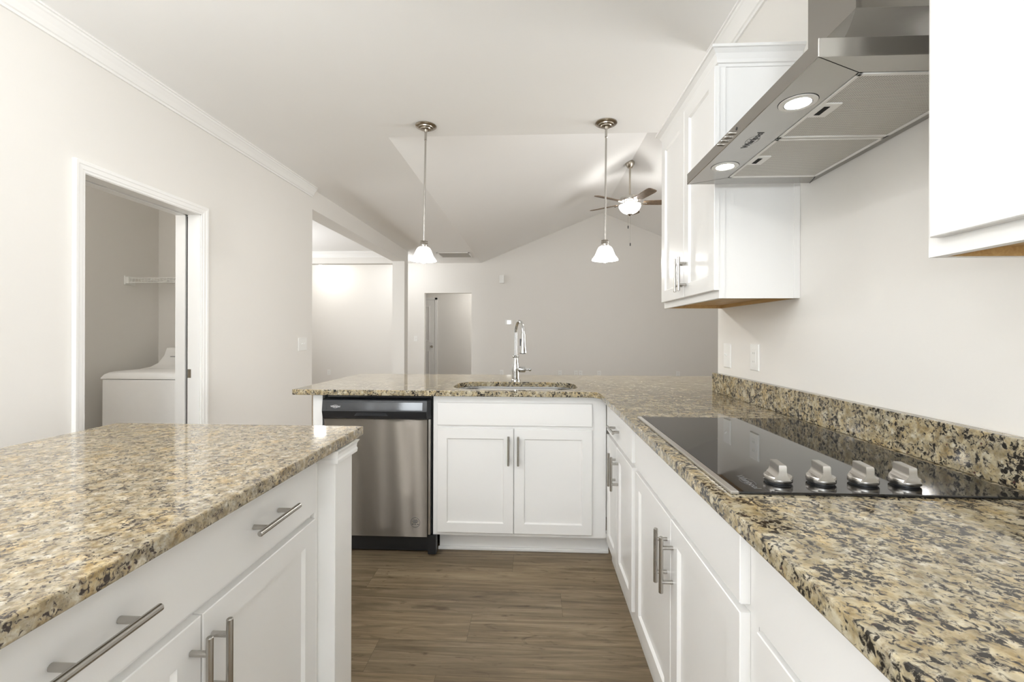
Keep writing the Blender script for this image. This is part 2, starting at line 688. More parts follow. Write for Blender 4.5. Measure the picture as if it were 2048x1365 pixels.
# flat ceiling and vault
XS, XA, ZA = -1.13, 1.447, 3.80
XE = 2 * XA - XS
YV = 3.462
bm = BM()
box(bm, -5.7, 4.4, -2.8, YV, CH, CH + 0.1)
box(bm, -5.7, XS, YV, 11.4, CH, CH + 0.1)
box(bm, XE, 4.4, YV, 11.4, CH, CH + 0.1)
box(bm, XS, XE, YF + 0.12, 11.4, 2.6, 2.7)
struct('ceiling', bm, M_CEIL)
bm = BM()
prism(bm, [(XS, CH), (XA, ZA), (XE, CH), (XE, CH + 0.1), (XA, ZA + 0.11), (XS, CH + 0.1)], 'Y', YV - 0.1, YF + 0.12)
struct('ceiling_vault', bm, M_CEIL)
bm = BM()
prism(bm, [(XS, CH + 0.1), (XA, ZA + 0.11), (XE, CH + 0.1)], 'Y', YV - 0.12, YV)
struct('wall_gable', bm, M_CEIL)

# left wall with the laundry opening, header over the dining opening
DY0, DY1, DZ = 2.215, 3.075, 2.065
bm = BM()
box(bm, XL - T, XL, -2.8, -1.75, 0, CH)
box(bm, XL - T, XL, -1.75, -1.49, 0, 0.15)
box(bm, XL - T, XL, -1.75, -1.49, 2.08, CH)
box(bm, XL - T, XL, -1.49, DY0, 0, CH)
box(bm, XL - T, XL, DY0, DY1, DZ, CH)
box(bm, XL - T, XL, DY1, 4.66, 0, CH)
struct('wall_left', bm, M_WALL)
bm = BM()
box(bm, XL - 0.22, XL, 4.66, 8.07, 2.526, CH)
box(bm, XL - 0.22, XL, 8.07, 8.29, 0, CH)
struct('wall_header', bm, M_WALL)
# right wall of the kitchen
bm = BM()
box(bm, XR, XR + 0.13, -2.8, 2.48, 0, CH)
struct('wall_right', bm, M_WALL)
# wall behind the camera with three unseen windows for the added light
bm = BM()
YB = -2.6
for x0, x1, z0, z1 in ((-5.7, -2.25, 0, CH), (-2.25, -1.75, 2.12, CH), (-2.25, -1.75, 0, 0.18), (-1.75, -0.98, 0, CH),
                       (-0.98, 0.05, 0, 0.88), (-0.98, 0.05, 2.22, CH), (0.05, 0.12, 0, CH),
                       (0.12, 0.98, 0, 0.92), (0.12, 0.98, 2.18, CH), (0.98, 4.4, 0, CH)):
    box(bm, x0, x1, YB - 0.14, YB, z0, z1)
struct('wall_back', bm, M_WALL)


def window_x(i, x0, x1, z0, z1, y, mull):
    bm = BM()
    bars = [(x0, x0 + 0.04, z0, z1), (x1 - 0.04, x1, z0, z1), (x0, x1, z0, z0 + 0.04), (x0, x1, z1 - 0.04, z1)]
    if mull:
        bars.append((x0, x1, (z0 + z1) / 2 - 0.02, (z0 + z1) / 2 + 0.02))
    for a in bars:
        box(bm, a[0], a[1], y - 0.10, y - 0.02, a[2], a[3])
    struct('window_%d' % i, bm, M_TRIM)


def window_y(i, y0, y1, z0, z1, x, mull):
    bm = BM()
    bars = [(y0, y0 + 0.04, z0, z1), (y1 - 0.04, y1, z0, z1), (y0, y1, z0, z0 + 0.04), (y0, y1, z1 - 0.04, z1)]
    if mull:
        bars.append((y0, y1, (z0 + z1) / 2 - 0.02, (z0 + z1) / 2 + 0.02))
    for a in bars:
        box(bm, x - 0.05, x + 0.05, a[0], a[1], a[2], a[3])
    struct('window_%d' % i, bm, M_TRIM)


window_x(1, -2.25, -1.75, 0.18, 2.12, YB, False)
window_x(2, -0.98, 0.05, 0.88, 2.22, YB, True)
window_x(3, 0.12, 0.98, 0.92, 2.18, YB, True)
window_y(4, -1.75, -1.49, 0.15, 2.08, XL - 0.09, False)  # unseen slim opening, added to light the dishwasher and right-hand cabinets
# far wall with the hall opening and gable top
bm = BM()
HX0, HX1, HZ = -2.361, -1.337, 2.095
box(bm, -5.7, HX0, YF, YF + 0.12, 0, CH)
box(bm, HX0, HX1, YF, YF + 0.12, HZ, CH)
box(bm, HX1, 4.4, YF, YF + 0.12, 0, CH)
prism(bm, [(XS, CH), (XA, ZA), (XE, CH)], 'Y', YF, YF + 0.118)
struct('wall_far', bm, M_WALL)
# living room right wall with an opening for the added light
bm = BM()
XV = 4.15
for y0, y1, z0, z1 in ((-2.8, 2.9, 0, CH), (2.9, 4.5, 0, 0.7), (2.9, 4.5, 2.2, CH), (4.5, 11.4, 0, CH)):
    box(bm, XV, XV + 0.14, y0, y1, z0, z1)
struct('wall_living', bm, M_WALL)
window_y(5, 2.9, 4.5, 0.7, 2.2, XV + 0.07, True)  # unseen, added to light the living room and vault
# living room near wall (behind the kitchen's right wall)
bm = BM()
box(bm, XR + 0.13, 4.4, 2.36, 2.48, 0, CH)
struct('wall_near', bm, M_WALL)
# hall behind the far wall
HB = 11.0
bm = BM()
box(bm, -5.7, 0.2, HB, HB + 0.12, 0, CH)
struct('wall_hall', bm, M_WALL)
bm = BM()
box(bm, 0.2, 0.32, YF + 0.12, HB + 0.12, 0, CH)
struct('wall_hall_end', bm, M_WALL)
# dining and foyer
bm = BM()
for y0, y1, z0, z1 in ((-2.8, 4.9, 0, CH), (4.9, 7.5, 0, 0.6), (4.9, 7.5, 2.4, CH), (7.5, 11.4, 0, CH)):
    box(bm, -5.7, -5.58, y0, y1, z0, z1)
struct('wall_dining', bm, M_WALL)
window_y(6, 4.9, 7.5, 0.6, 2.4, -5.64, True)  # unseen, added to light the vault and far wall through the opening
bm = BM()
box(bm, -5.58, XL - 0.22, 8.3, 8.48, 2.525, CH)
struct('wall_foyer_header', bm, M_WALL)
# laundry room
LXL, LYB = -3.40, 3.95
bm = BM()
box(bm, LXL - 0.12, LXL, 1.5, LYB + 0.12, 0, CH)
struct('wall_laundry_left', bm, M_WALL)
bm = BM()
box(bm, LXL, XL - T, LYB, LYB + 0.12, 0, CH)
struct('wall_laundry_back', bm, M_WALL)
bm = BM()
box(bm, LXL, XL - T, 1.5, 1.62, 0, CH)
struct('wall_laundry_front', bm, M_WALL)

# crown mouldings
CROWN = [(0, -0.094), (0.010, -0.094), (0.013, -0.082), (0.020, -0.078), (0.024, -0.070), (0.034, -0.052), (0.050, -0.028),
         (0.056, -0.022), (0.058, -0.012), (0.066, -0.010), (0.066, 0.0), (0, 0)]
bm = BM()
prism(bm, [(XL + a, CH + z) for a, z in CROWN], 'Y', YB, 4.645)
struct('trim_1', bm, M_TRIM)
bm = BM()
prism(bm, [(XR - a, CH + z) for a, z in CROWN], 'Y', YB, 2.48)
struct('trim_2', bm, M_TRIM)
bm = BM()
prism(bm, [(8.3 - a * 1.15, CH + z * 1.15) for a, z in CROWN], 'X', -5.58, XL - 0.22)
struct('trim_3', bm, M_TRIM)

# laundry door casing and split jamb (pocket door)


def casing(bm, xf, y0, y1, ztop, w=0.058, sgn=1):
    """mitred U of stepped boards on a wall face; y0,y1,ztop are the inner edges"""
    prof = [(0, 0), (0, 0.010), (0.012, 0.011), (0.016, 0.014), (0.036, 0.016), (0.040, 0.019), (w - 0.004, 0.020), (w, 0.017), (w, 0)]
    st = []
    for d, t in prof:
        x = xf + sgn * t
        st.append([(x, y0 - d, 0), (x, y0 - d, ztop + d), (x, y1 + d, ztop + d), (x, y1 + d, 0)])
    n = len(st)
    V = [[bm.verts.new(p) for p in ring] for ring in st]
    for i in range(n - 1):
        for j in range(3):
            bm.faces.new((V[i][j], V[i + 1][j], V[i + 1][j + 1], V[i][j + 1]))
    return bm


bm = BM()
casing(bm, XL, DY0 + 0.02, DY1 - 0.016, DZ - 0.018)
JF = XL - 0.085
# front and rear halves of the jamb with the pocket slot between them
for xa, xb in ((JF, XL + 0.004), (XL - T - 0.004, JF - 0.018)):
    box(bm, xa, xb, DY1 - 0.024, DY1, 0, DZ)
    box(bm, xa, xb, DY0, DY0 + 0.024, 0, DZ)
    box(bm, xa, xb, DY0, DY1, DZ - 0.022, DZ)
door1 = struct('door_1', bm, M_TRIM)
bm = BM()
box(bm, JF - 0.017, JF - 0.001, DY1 - 0.010, DY1 - 0.001, 0.005, DZ - 0.03)
box(bm, JF - 0.017, JF - 0.001, DY0 + 0.02, DY1 - 0.02, DZ - 0.012, DZ - 0.003)
o = obj('pocket_slot_shade', bm, M_DARK, door1)  # dark filler strips: the slot's shade is put in as colour
bm = BM()
box(bm, JF + 0.003, JF + 0.026, DY1 - 0.026, DY1 - 0.0238, 0.905, 0.965)
box(bm, JF + 0.009, JF + 0.020, DY1 - 0.0268, DY1 - 0.0255, 0.92, 0.95)
obj('latch_plate', bm, M_DNICK, door1, label='dark metal latch plate')

# hall door leaf, casing and knob
bm = BM()
hx1 = -2.42
panel(bm, (hx1 - 0.76, HB - 0.002, 0.01), (1, 0, 0), (0, 0, 1), (0, -1, 0), 0.76, 2.03, 0.012)
door2 = struct('door_2', bm, M_TRIM)
for z0, z1 in ((0.20, 0.80), (1.02, 1.90)):
    bm = BM()
    panel(bm, (hx1 - 0.66, HB - 0.014, z0), (1, 0, 0), (0, 0, 1), (0, -1, 0), 0.54, z1 - z0, 0.010, 0.03, 0.008)
    obj('door_panel', bm, M_TRIM, door2)
bm = BM()
lathe(bm, [(0.03, 0), (0.03, -0.008), (0.012, -0.012), (0.012, -0.035), (0.026, -0.042), (0.03, -0.055), (0.022, -0.068), (0, -0.07)],
      (hx1 - 0.065, HB - 0.014, 0.90), 20, 'Y')
obj('door_knob', bm, M_DNICK, door2, True, label='dark metal knob')
bm = BM()
for a in ((hx1 + 0.004, hx1 + 0.064, 0, 2.10), (hx1 - 0.83, hx1 - 0.764, 0, 2.10), (hx1 - 0.83, hx1 + 0.064, 2.045, 2.105)):
    box(bm, a[0], a[1], HB - 0.02, HB, a[2], a[3], 0.003)
obj('door_casing', bm, M_TRIM, door2)

# baseboards
bm = BM()
box(bm, XL, XL + 0.014, YB, DY0 - 0.045, 0, 0.10)
box(bm, XL, XL + 0.014, DY1 + 0.045, 4.66, 0, 0.10)
struct('baseboard_left', bm, M_TRIM)
bm = BM()
box(bm, -5.58, HX0, YF - 0.014, YF, 0, 0.10)
box(bm, HX1, XV, YF - 0.014, YF, 0, 0.10)
struct('baseboard_far', bm, M_TRIM)

# ------------------------------------------------------------------ cabinet helpers


def handle(parent, c, axis, n, length=0.158, stand=0.033, r=0.0062):
    """bar pull: c = centre of the bar, n = direction from the door towards the bar"""
    c, n = Vector(c), Vector(n)
    a = Vector(axis)
    bm = BM()
    e = 0.0015
    tube(bm, [c - a * (length / 2), c - a * (length / 2 - e), c + a * (length / 2 - e), c + a * (length / 2)], r, 14,
         [r - e, r, r, r - e])
    for s in (-1, 1):
        q = c + a * (0.048 * s)
        tube(bm, [q - n * (stand - 0.0005), q - n * 0.002], 0.0055, 12)
    return obj('handle', bm, M_NICKEL, parent, True, label='brushed nickel bar pull')


# ---- right-hand base cabinets (fronts face -X)
XD = 0.392           # door front plane
XFR = 0.412          # face frame front
XTOE = 0.425


def base_cabinet_right(y0, y1, label, drawer, doors, handles, drawer_handle):
    root = thing('base_cabinet', label, 'cabinet', (0.69, (y0 + y1) / 2, 0), 'base cabinets under the right countertop')
    bm = BM()
    box(bm, XFR, XR - 0.004, y0, y1, 0.105, 0.8835)
    obj('body', bm, M_CAB, root)
    bm = BM()
    box(bm, XTOE, 0.44, y0, y1, 0.0, 0.104)
    obj('toe_kick', bm, M_CAB, root)
    ya, yb, za, zb = drawer
    bm = BM()
    panel(bm, (XFR - 0.0005, ya, za), (0, 1, 0), (0, 0, 1), (-1, 0, 0), yb - ya, zb - za, XFR - XD)
    d = obj('drawer', bm, M_CAB, root)
    if drawer_handle:
        handle(d, (XD - 0.033, drawer_handle[0], drawer_handle[1]), (0, 1, 0), (-1, 0, 0))
    for (ya, yb, za, zb), hy in zip(doors, handles):
        bm = BM()
        panel(bm, (XFR - 0.0005, ya, za), (0, 1, 0), (0, 0, 1), (-1, 0, 0), yb - ya, zb - za, XFR - XD, 0.056)
        d = obj('door', bm, M_CAB, root)
        if hy is not None:
            handle(d, (XD - 0.033, hy, 0.573), (0, 0, 1), (-1, 0, 0))
    return root


base_cabinet_right(1.785, 2.4575, 'white base cabinet in the corner by the sink with one drawer and two narrow doors',
                   (1.818, 2.43, 0.708, 0.858), ((1.818, 2.147, 0.115, 0.688), (2.151, 2.43, 0.115, 0.688)), (2.107, 2.176), (2.134, 0.772))
base_cabinet_right(0.845, 1.783, 'white base cabinet below the cooktop with a plain false front and tall bar pulls',
                   (0.876, 1.757, 0.710, 0.858), ((0.876, 1.306, 0.115, 0.694), (1.310, 1.757, 0.115, 0.694)), (1.287, 1.343), None)
base_cabinet_right(-0.75, 0.843, 'white base cabinet nearest the camera under the right countertop',
                   (-0.72, 0.815, 0.712, 0.858), ((-0.72, 0.04, 0.115, 0.700), (0.044, 0.812, 0.115, 0.700)), (None, None), None)

# ---- sink cabinet and peninsula (fronts face -Y)
YD, YFR = 2.44, 2.46
root = thing('sink_cabinet', 'white sink base cabinet with a false drawer front and two framed doors', 'cabinet', (-0.1, 2.75, 0))
bm = BM()
box(bm, -0.547, 0.392, YFR, 2.478, 0.118, 0.8835)
box(bm, -0.547, -0.53, 2.478, 3.04, 0.118, 0.8835)
box(bm, -0.53, 0.40, 3.02, 3.04, 0.118, 0.8835)
box(bm, -0.53, 0.40, 2.478, 3.02, 0.118, 0.135)
obj('body', bm, M_CAB, root)
bm = BM()
box(bm, -0.527, 0.42, 2.545, 2.56, 0.0, 0.118)
obj('toe_kick', bm, M_CAB, root)
bm = BM()
box(bm, -0.535, 0.42, 2.532, 2.545, 0.0, 0.019, 0.004, 2)
obj('shoe_moulding', bm, M_CAB, root)
bm = BM()
panel(bm, (-0.522, YFR + 0.0005, 0.722), (1, 0, 0), (0, 0, 1), (0, -1, 0), 0.838, 0.122, YFR - YD)
obj('drawer', bm, M_CAB, root)
for x0, x1, hx in ((-0.522, -0.106, -0.132), (-0.102, 0.316, -0.080)):
    bm = BM()
    panel(bm, (x0, YFR + 0.0005, 0.139), (1, 0, 0), (0, 0, 1), (0, -1, 0), x1 - x0, 0.565, YFR - YD, 0.053)
    d = obj('door', bm, M_CAB, root)
    handle(d, (hx, YD - 0.033, 0.593), (0, 0, 1), (0, -1, 0))

root = thing('peninsula_end_panel', 'narrow white end panel left of the dishwasher', 'panel', (-1.19, 2.75, 0))
bm = BM()
box(bm, -1.219, -1.165, 2.452, 3.04, 0, 0.8835, 0.001)
obj('panel', bm, M_CAB, root)
bm = BM()
box(bm, -1.165, 0.985, 3.045, 3.06, 0, 0.8835)
obj('back_panel', bm, M_CAB, root)

# ---- countertop (L shape, sink cut-out)


def rounded_rect(x0, x1, y0, y1, r, seg=8):
    pts = []
    for cx, cy, a0 in ((x1 - r, y0 + r, -PI / 2), (x1 - r, y1 - r, 0), (x0 + r, y1 - r, PI / 2), (x0 + r, y0 + r, PI)):
        for i in range(seg + 1):
            a = a0 + PI / 2 * i / seg
            pts.append((cx + r * math.cos(a), cy + r * math.sin(a)))
    return pts


def slab_with_hole(outer, hole, z0, z1):
    bm = BM()
    for z in (z1, z0):
        es = []
        for loop in ([outer, hole] if hole else [outer]):
            vv = [bm.verts.new((p[0], p[1], z)) for p in loop]
            es += [bm.edges.new((vv[i], vv[(i + 1) % len(vv)])) for i in range(len(vv))]
        bmesh.ops.triangle_fill(bm, use_beauty=True, use_dissolve=False, edges=es)
    for loop in ([outer, hole] if hole else [outer]):
        n = len(loop)
        a = [bm.verts.new((p[0], p[1], z1)) for p in loop]
        b = [bm.verts.new((p[0], p[1], z0)) for p in loop]
        for i in range(n):
            j = (i + 1) % n
            bm.faces.new((a[i], b[i], b[j], a[j]))
    bmesh.ops.remove_doubles(bm, verts=bm.verts, dist=1e-5)
    return bm


SX0, SX1, SY0, SY1 = -0.462, 0.252, 2.475, 2.872
hole = rounded_rect(SX0, SX1, SY0, SY1, 0.14, 10)[::-1]
inner = [(0.285 + 0.06 * math.sin(a), 2.402 - 0.06 * (1 - math.cos(a))) for a in [PI / 2 * i / 6 for i in range(7)]]
outer = [(-1.311, 2.402)] + inner + [(0.345, -0.85), (0.984, -0.85), (0.984, 2.486), (1.75, 2.486), (1.75, 3.365), (-1.311, 3.375)]
bm = slab_with_hole(outer, hole, 0.884, 0.914)
ct = obj('countertop', bm, M_GRAN, None, False, 0.003, 2, loc=(0.3, 2.6, 0.884))
tag(ct, 'L-shaped speckled beige granite countertop running from the peninsula along the right wall', 'countertop')
bm = BM()
box(bm, 0.9575, 0.9885, -0.85, 2.476, 0.9142, 1.015, 0.002)
tag(obj('backsplash', bm, M_GRAN, None, loc=(0.97, 1.0, 0.914)), 'low granite backsplash strip along the right wall behind the cooktop', 'backsplash')

# ---- undermount sink
root = thing('sink', 'stainless steel undermount sink set into the peninsula countertop', 'sink', (-0.105, 2.67, 0.68))
bm = BM()
prof = [(-0.006, 0.8835), (-0.006, 0.872), (0.0, 0.865), (0.004, 0.74), (0.012, 0.705), (0.035, 0.692), (0.10, 0.688)]
rl = []
for ins, z in prof:
    rl.append([(p[0], p[1], z) for p in rounded_rect(SX0 + ins, SX1 - ins, SY0 + ins, SY1 - ins, 0.14 - ins * 0.5, 10)])
rings(bm, rl, False, True)
obj('basin', bm, M_SINK, root, True)
bm = BM()
lathe(bm, [(0.045, 0.689), (0.045, 0.691), (0.036, 0.692), (0.034, 0.689), (0, 0.689)], (-0.105, 2.68, 0), 28)
obj('drain', bm, M_CHROME, root, True)

# ---- faucet
FX, FY, FZ = -0.117, 2.955, 0.914
root = thing('faucet', 'chrome pull-down gooseneck kitchen faucet behind the sink', 'faucet', (FX, FY, FZ))
bm = BM()
lathe(bm, [(0.030, 0.0002), (0.030, 0.006), (0.026, 0.010), (0.0245, 0.05), (0.025, 0.075), (0.023, 0.10), (0.0165, 0.135), (0.0145, 0.150),
           (0.021, 0.153), (0.022, 0.158), (0.019, 0.163), (0.012, 0.167)], (FX, FY, FZ), 28)
obj('body', bm, M_CHROME, root, True)
bm = BM()
pts = [(FX, FY, FZ + 0.160), (FX, FY, FZ + 0.31)]
dirx, diry = 0.36, -0.933         # the neck swings over the basin and a little to the right
R = 0.072
for i in range(1, 15):
    a = PI * i / 14 * 1.02
    d = R * (1 - math.cos(a))
    pts.append((FX + dirx * d, FY + diry * d, FZ + 0.31 + R * 1.05 * math.sin(a)))
tube(bm, pts, 0.0105, 16)
obj('spout', bm, M_CHROME, root, True)
ex, ey, ez = pts[-1]
bm = BM()
lathe(bm, [(0.0135, 0.004), (0.0145, 0.0), (0.0145, -0.035), (0.0175, -0.075), (0.0225, -0.105), (0.0235, -0.118), (0.021, -0.121), (0.0, -0.121)],
      (ex, ey, ez), 24)
sp = obj('spray_head', bm, M_CHROME, root, True)
bm = BM()
lathe(bm, [(0.0195, 0.0), (0.0195, -0.003), (0, -0.003)], (ex, ey, ez - 0.121), 24)
obj('spray_face', bm, M_BLACK, sp, True, label='black spray face')
bm = BM()
box(bm, ex - 0.020, ex - 0.0135, ey - 0.009, ey + 0.003, ez - 0.075, ez - 0.03, 0.002)
obj('spray_button', bm, M_BLACK, sp)
bm = BM()
hz = FZ + 0.073
lathe(bm, [(0.012, 0.012), (0.017, 0.024), (0.019, 0.032), (0.019, 0.060), (0.016, 0.066), (0.0065, 0.068), (0.006, 0.085),
           (0.010, 0.089), (0.0115, 0.095), (0.009, 0.102), (0, 0.104)], (FX, FY, hz), 22, 'X')
obj('handle', bm, M_CHROME, root, True)

# ---- dishwasher
root = thing('dishwasher', 'stainless steel dishwasher with a black control panel under the peninsula counter', 'dishwasher', (-0.85, 2.75, 0))
bm = BM()
box(bm, -1.160, -0.552, 2.47, 3.03, 0.10, 0.875)
obj('body', bm, M_DARK, root)
bm = BM()
box(bm, -1.133, -0.5525, 2.447, 2.475, 0.866, 0.883, 0.003)
obj('top_trim', bm, M_GLOSSBLACK, root)
# control panel: chamfered bar with an overhanging lower pocket grip
bm = BM()
yc = 2.420
poly = [(2.47, 0.861), (yc + 0.006, 0.861), (yc, 0.855), (yc - 0.0085, 0.797), (yc + 0.002, 0.757), (2.435, 0.752), (2.47, 0.752)]
xa, xb = -1.150, -0.574
rl = []
for x, s in ((xa + 0.006, 0.006), (xa, 0.0), (xb, 0.0), (xb + 0.016, 0.030)):
    rl.append([(x, min(p[0] + (s if p[0] < 2.46 else 0), 2.47), p[1]) for p in poly])
rings(bm, rl)
cp = obj('control_panel', bm, M_BLACK, root)
SLP = 0.0085 / 0.058


def panel_y(z):
    return yc - SLP * (0.855 - z)


bm = BM()
prism(bm, [(panel_y(0.846) - 0.0006, 0.846), (panel_y(0.803) - 0.0006, 0.803), (panel_y(0.803) + 0.004, 0.803), (panel_y(0.846) + 0.004, 0.846)], 'X', -1.128, -0.597)
obj('display_window', bm, M_GLOSSBLACK, cp, False, 0.0004, 1)
bm = BM()
prism(bm, [(-0.955, 0.790), (-0.80, 0.790), (-0.785, 0.772), (-0.972, 0.772)], 'Y', yc - 0.0072, yc + 0.006)
obj('grip_recess', bm, M_GLOSSBLACK, cp)
yl = panel_y(0.8215) - 0.0009
bm = text_mesh('Whirlpool', 0.0135, (1, 0, 0), (0, SLP, 1), (-1.076, yl, 0.8215), 0.0002)
arc_ring(bm, (-1.076, yl, 0.8215), (1, 0, 0), (0, SLP, 1), 0.017, 0.008, 0.001, -2.6, 2.9)
obj('logo', bm, M_WPRINT, cp, label='white printed logo')
bm = BM()
box(bm, -1.1495, -0.5745, 2.437, 2.47, 0.110, 0.7515, 0.002, 2)
obj('door', bm, M_STEEL, root)
bm = BM()
arc_ring(bm, (-0.640, 2.4365, 0.190), (1, 0, 0), (0, 0, 1), 0.0265, 0.0265, 0.0018, 0, 2 * PI, 40)
for dz, w, gaps in ((0.014, 0.022, None), (0.007, 0.034, None), (0.0, 0.024, None), (-0.009, 0.040, 1)):
    for s in ((-1, 0, 1) if gaps else (0,)):
        ww = 0.0095 if gaps else w
        box(bm, -0.640 + s * 0.0145 - ww / 2, -0.640 + s * 0.0145 + ww / 2, 2.4362, 2.4369, 0.190 + dz - 0.0016, 0.190 + dz + 0.0016)
obj('round_badge', bm, M_PRINT, root, label='small round printed badge')
bm = BM()
box(bm, -1.150, -0.556, 2.475, 2.49, 0.045, 0.108)
box(bm, -0.574, -0.530, 2.452, 2.49, 0.012, 0.116)
box(bm, -1.150, -0.575, 2.492, 2.50, 0.012, 0.045)
obj('toe_kick', bm, M_BLACK, root)
bm = BM()
box(bm, -0.572, -0.560, 2.448, 2.475, 0.12, 0.75)
obj('side_edge', bm, M_TRIMSTEEL, root)

# ---- cooktop
root = thing('cooktop', 'black glass electric cooktop set in the right granite counter', 'cooktop', (0.65, 1.28, 0.914))
CX0, CX1, CY0, CY1 = 0.378, 0.930, 0.884, 1.668
bm = BM()
box(bm, CX0 + 0.016, CX1, CY0, CY1, 0.9143, 0.9195, 0.0015)
obj('glass_top', bm, M_BLACKGLASS, root)
bm = BM()
box(bm, CX0, CX0 + 0.0155, CY0, CY1, 0.9143, 0.9205, 0.0012)
obj('front_trim', bm, M_TRIMSTEEL, root, label='stainless front trim strip')
bm = text_mesh('Whirlpool', 0.021, (0, 1, 0), (-1, 0, 0), (0.437, 0.945, 0.9197), 0.0002)
bmesh.ops.rotate(bm, verts=bm.verts, cent=(0.437, 0.945, 0.92), matrix=Matrix.Rotation(PI, 3, 'Z'))
arc_ring(bm, (0.437, 0.945, 0.9195), (0, 1, 0), (-1, 0, 0), 0.025, 0.013, 0.0012, -2.6, 2.9, 28, 0.0003)
obj('logo', bm, M_COOKPRINT, root, label='grey printed logo')
for kx, ky in ((0.499, 0.948), (0.584, 0.948), (0.666, 0.947), (0.746, 0.946)):
    bm = BM()
    lathe(bm, [(0.0235, 0.0006), (0.0235, 0.004)], (kx, ky, 0.9195), 32)
    kb = obj('knob', bm, M_BLACK, root, True)
    bm = BM()
    lathe(bm, [(0.0258, 0.0035), (0.0265, 0.0045), (0.0262, 0.0135), (0.0250, 0.0150), (0.0, 0.0155)], (kx, ky, 0.9195), 36)
    # raised grip bar across the knob
    rl = []
    for z, hw, hl in ((0.0100, 0.0150, 0.0264), (0.0165, 0.0120, 0.0262), (0.0200, 0.0088, 0.0260), (0.0270, 0.0070, 0.0254), (0.0370, 0.0072, 0.0246), (0.0400, 0.0064, 0.0238)):
        rl.append([(kx - hw, ky - hl, 0.9195 + z), (kx + hw, ky - hl, 0.9195 + z), (kx + hw, ky + hl, 0.9195 + z), (kx - hw, ky + hl, 0.9195 + z)])
    n0 = len(bm.verts)
    rings(bm, rl)
    bm.verts.ensure_lookup_table()
    bmesh.ops.rotate(bm, verts=bm.verts[n0:], cent=(kx, ky, 0.93), matrix=Matrix.Rotation(math.radians(-8), 3, 'Z'))
    obj('knob_grip', bm, M_NICKEL, kb, True, label='brushed metal grip')

# ---- range hood
HY0, HY1, HX0h = 0.914, 1.674, 0.556
root = thing('range_hood', 'stainless steel chimney range hood on the right wall above the cooktop', 'range hood', (XR, 1.294, 1.765))
bm = BM()
zb, zt = 1.765, 1.803
YA, YB2, XA2, XB2 = 0.972, 1.606, 0.673, 0.968     # filter opening
# underside frame (mitred), outer skirt, top deck
O = [(HX0h, HY0), (XR - 0.001, HY0), (XR - 0.001, HY1), (HX0h, HY1)]
I = [(XA2, YA), (XB2, YA), (XB2, YB2), (XA2, YB2)]
vo = [bm.verts.new((p[0], p[1], zb)) for p in O]
vi = [bm.verts.new((p[0], p[1], zb)) for p in I]
vi2 = [bm.verts.new((p[0], p[1], zb + 0.012)) for p in I]
vt = [bm.verts.new((p[0], p[1], zt)) for p in O]
for i in range(4):
    j = (i + 1) % 4
    bm.faces.new((vo[i], vo[j], vi[j], vi[i]))
    bm.faces.new((vi[i], vi[j], vi2[j], vi2[i]))
    bm.faces.new((vo[i], vo[j], vt[j], vt[i]))
bm.faces.new(vt)
bm.faces.new(vi2)
obj('canopy', bm, M_HOOD, root, False, 0.0012, 1)
# thin mitre seam lines on the underside
for p, q in zip(O, I):
    d = Vector((q[0] - p[0], q[1] - p[1], 0)).normalized()
    sd = Vector((-d.y, d.x, 0)) * 0.0006
    a, b = Vector((p[0], p[1], zb - 0.0004)), Vector((q[0], q[1], zb - 0.0004))
    bm = BM()
    bm.faces.new([bm.verts.new(t) for t in (a - sd, b - sd, b + sd, a + sd)])
    obj('mitre_seam', bm, M_DARK, root)
# curved flue transition and chimney
bm = BM()
rl = []
cy0, cy1, cxf = 1.142, 1.335, 0.783
fy0, fy1, fxf = 0.925, 1.660, 0.590
nst = 12
for i in range(nst + 1):
    k = 1 - i / nst              # 1 at the foot .. 0 at the chimney
    z = zt + 0.0002 + (2.018 - zt) * (1 - k) ** 1.45
    xf = cxf + (fxf - cxf) * k
    ya = cy0 + (fy0 - cy0) * k
    yb = cy1 + (fy1 - cy1) * k
    rl.append([(xf, ya, z), (XR - 0.001, ya, z), (XR - 0.001, yb, z), (xf, yb, z)])
rl.append([(cxf, cy0, CH - 0.001), (XR - 0.001, cy0, CH - 0.001), (XR - 0.001, cy1, CH - 0.001), (cxf, cy1, CH - 0.001)])
rings(bm, rl)
ch_ = obj('chimney', bm, M_HOOD, root)
smooth_by_angle(ch_.data, 18)
# filters
for ya, yb in ((YA + 0.002, 1.287), (1.293, YB2 - 0.002)):
    bm = BM()
    box(bm, XA2 + 0.008, XB2 - 0.008, ya + 0.008, yb - 0.008, zb + 0.001, zb + 0.010)
    fl = obj('filter', bm, M_FILTER, root)
    bm = BM()
    for a in ((XA2 + 0.001, XA2 + 0.010, ya, yb), (XB2 - 0.010, XB2 - 0.001, ya, yb), (XA2 + 0.001, XB2 - 0.001, ya, ya + 0.009), (XA2 + 0.001, XB2 - 0.001, yb - 0.009, yb)):
        box(bm, a[0], a[1], a[2], a[3], zb - 0.002, zb + 0.008, 0.001)
    obj('filter_rim', bm, M_ALU, fl, label='pale filter rim')
    ym = (ya + yb) / 2
    bm = BM()
    box(bm, XA2 + 0.006, XA2 + 0.050, ym - 0.034, ym + 0.034, zb - 0.0025, zb + 0.002, 0.001)
    obj('latch_plate', bm, M_ALU, fl)
    bm = BM()
    box(bm, XA2 + 0.016, XA2 + 0.030, ym - 0.021, ym + 0.021, zb - 0.0032, zb, 0.0005)
    obj('latch_slot', bm, M_DARK, fl)
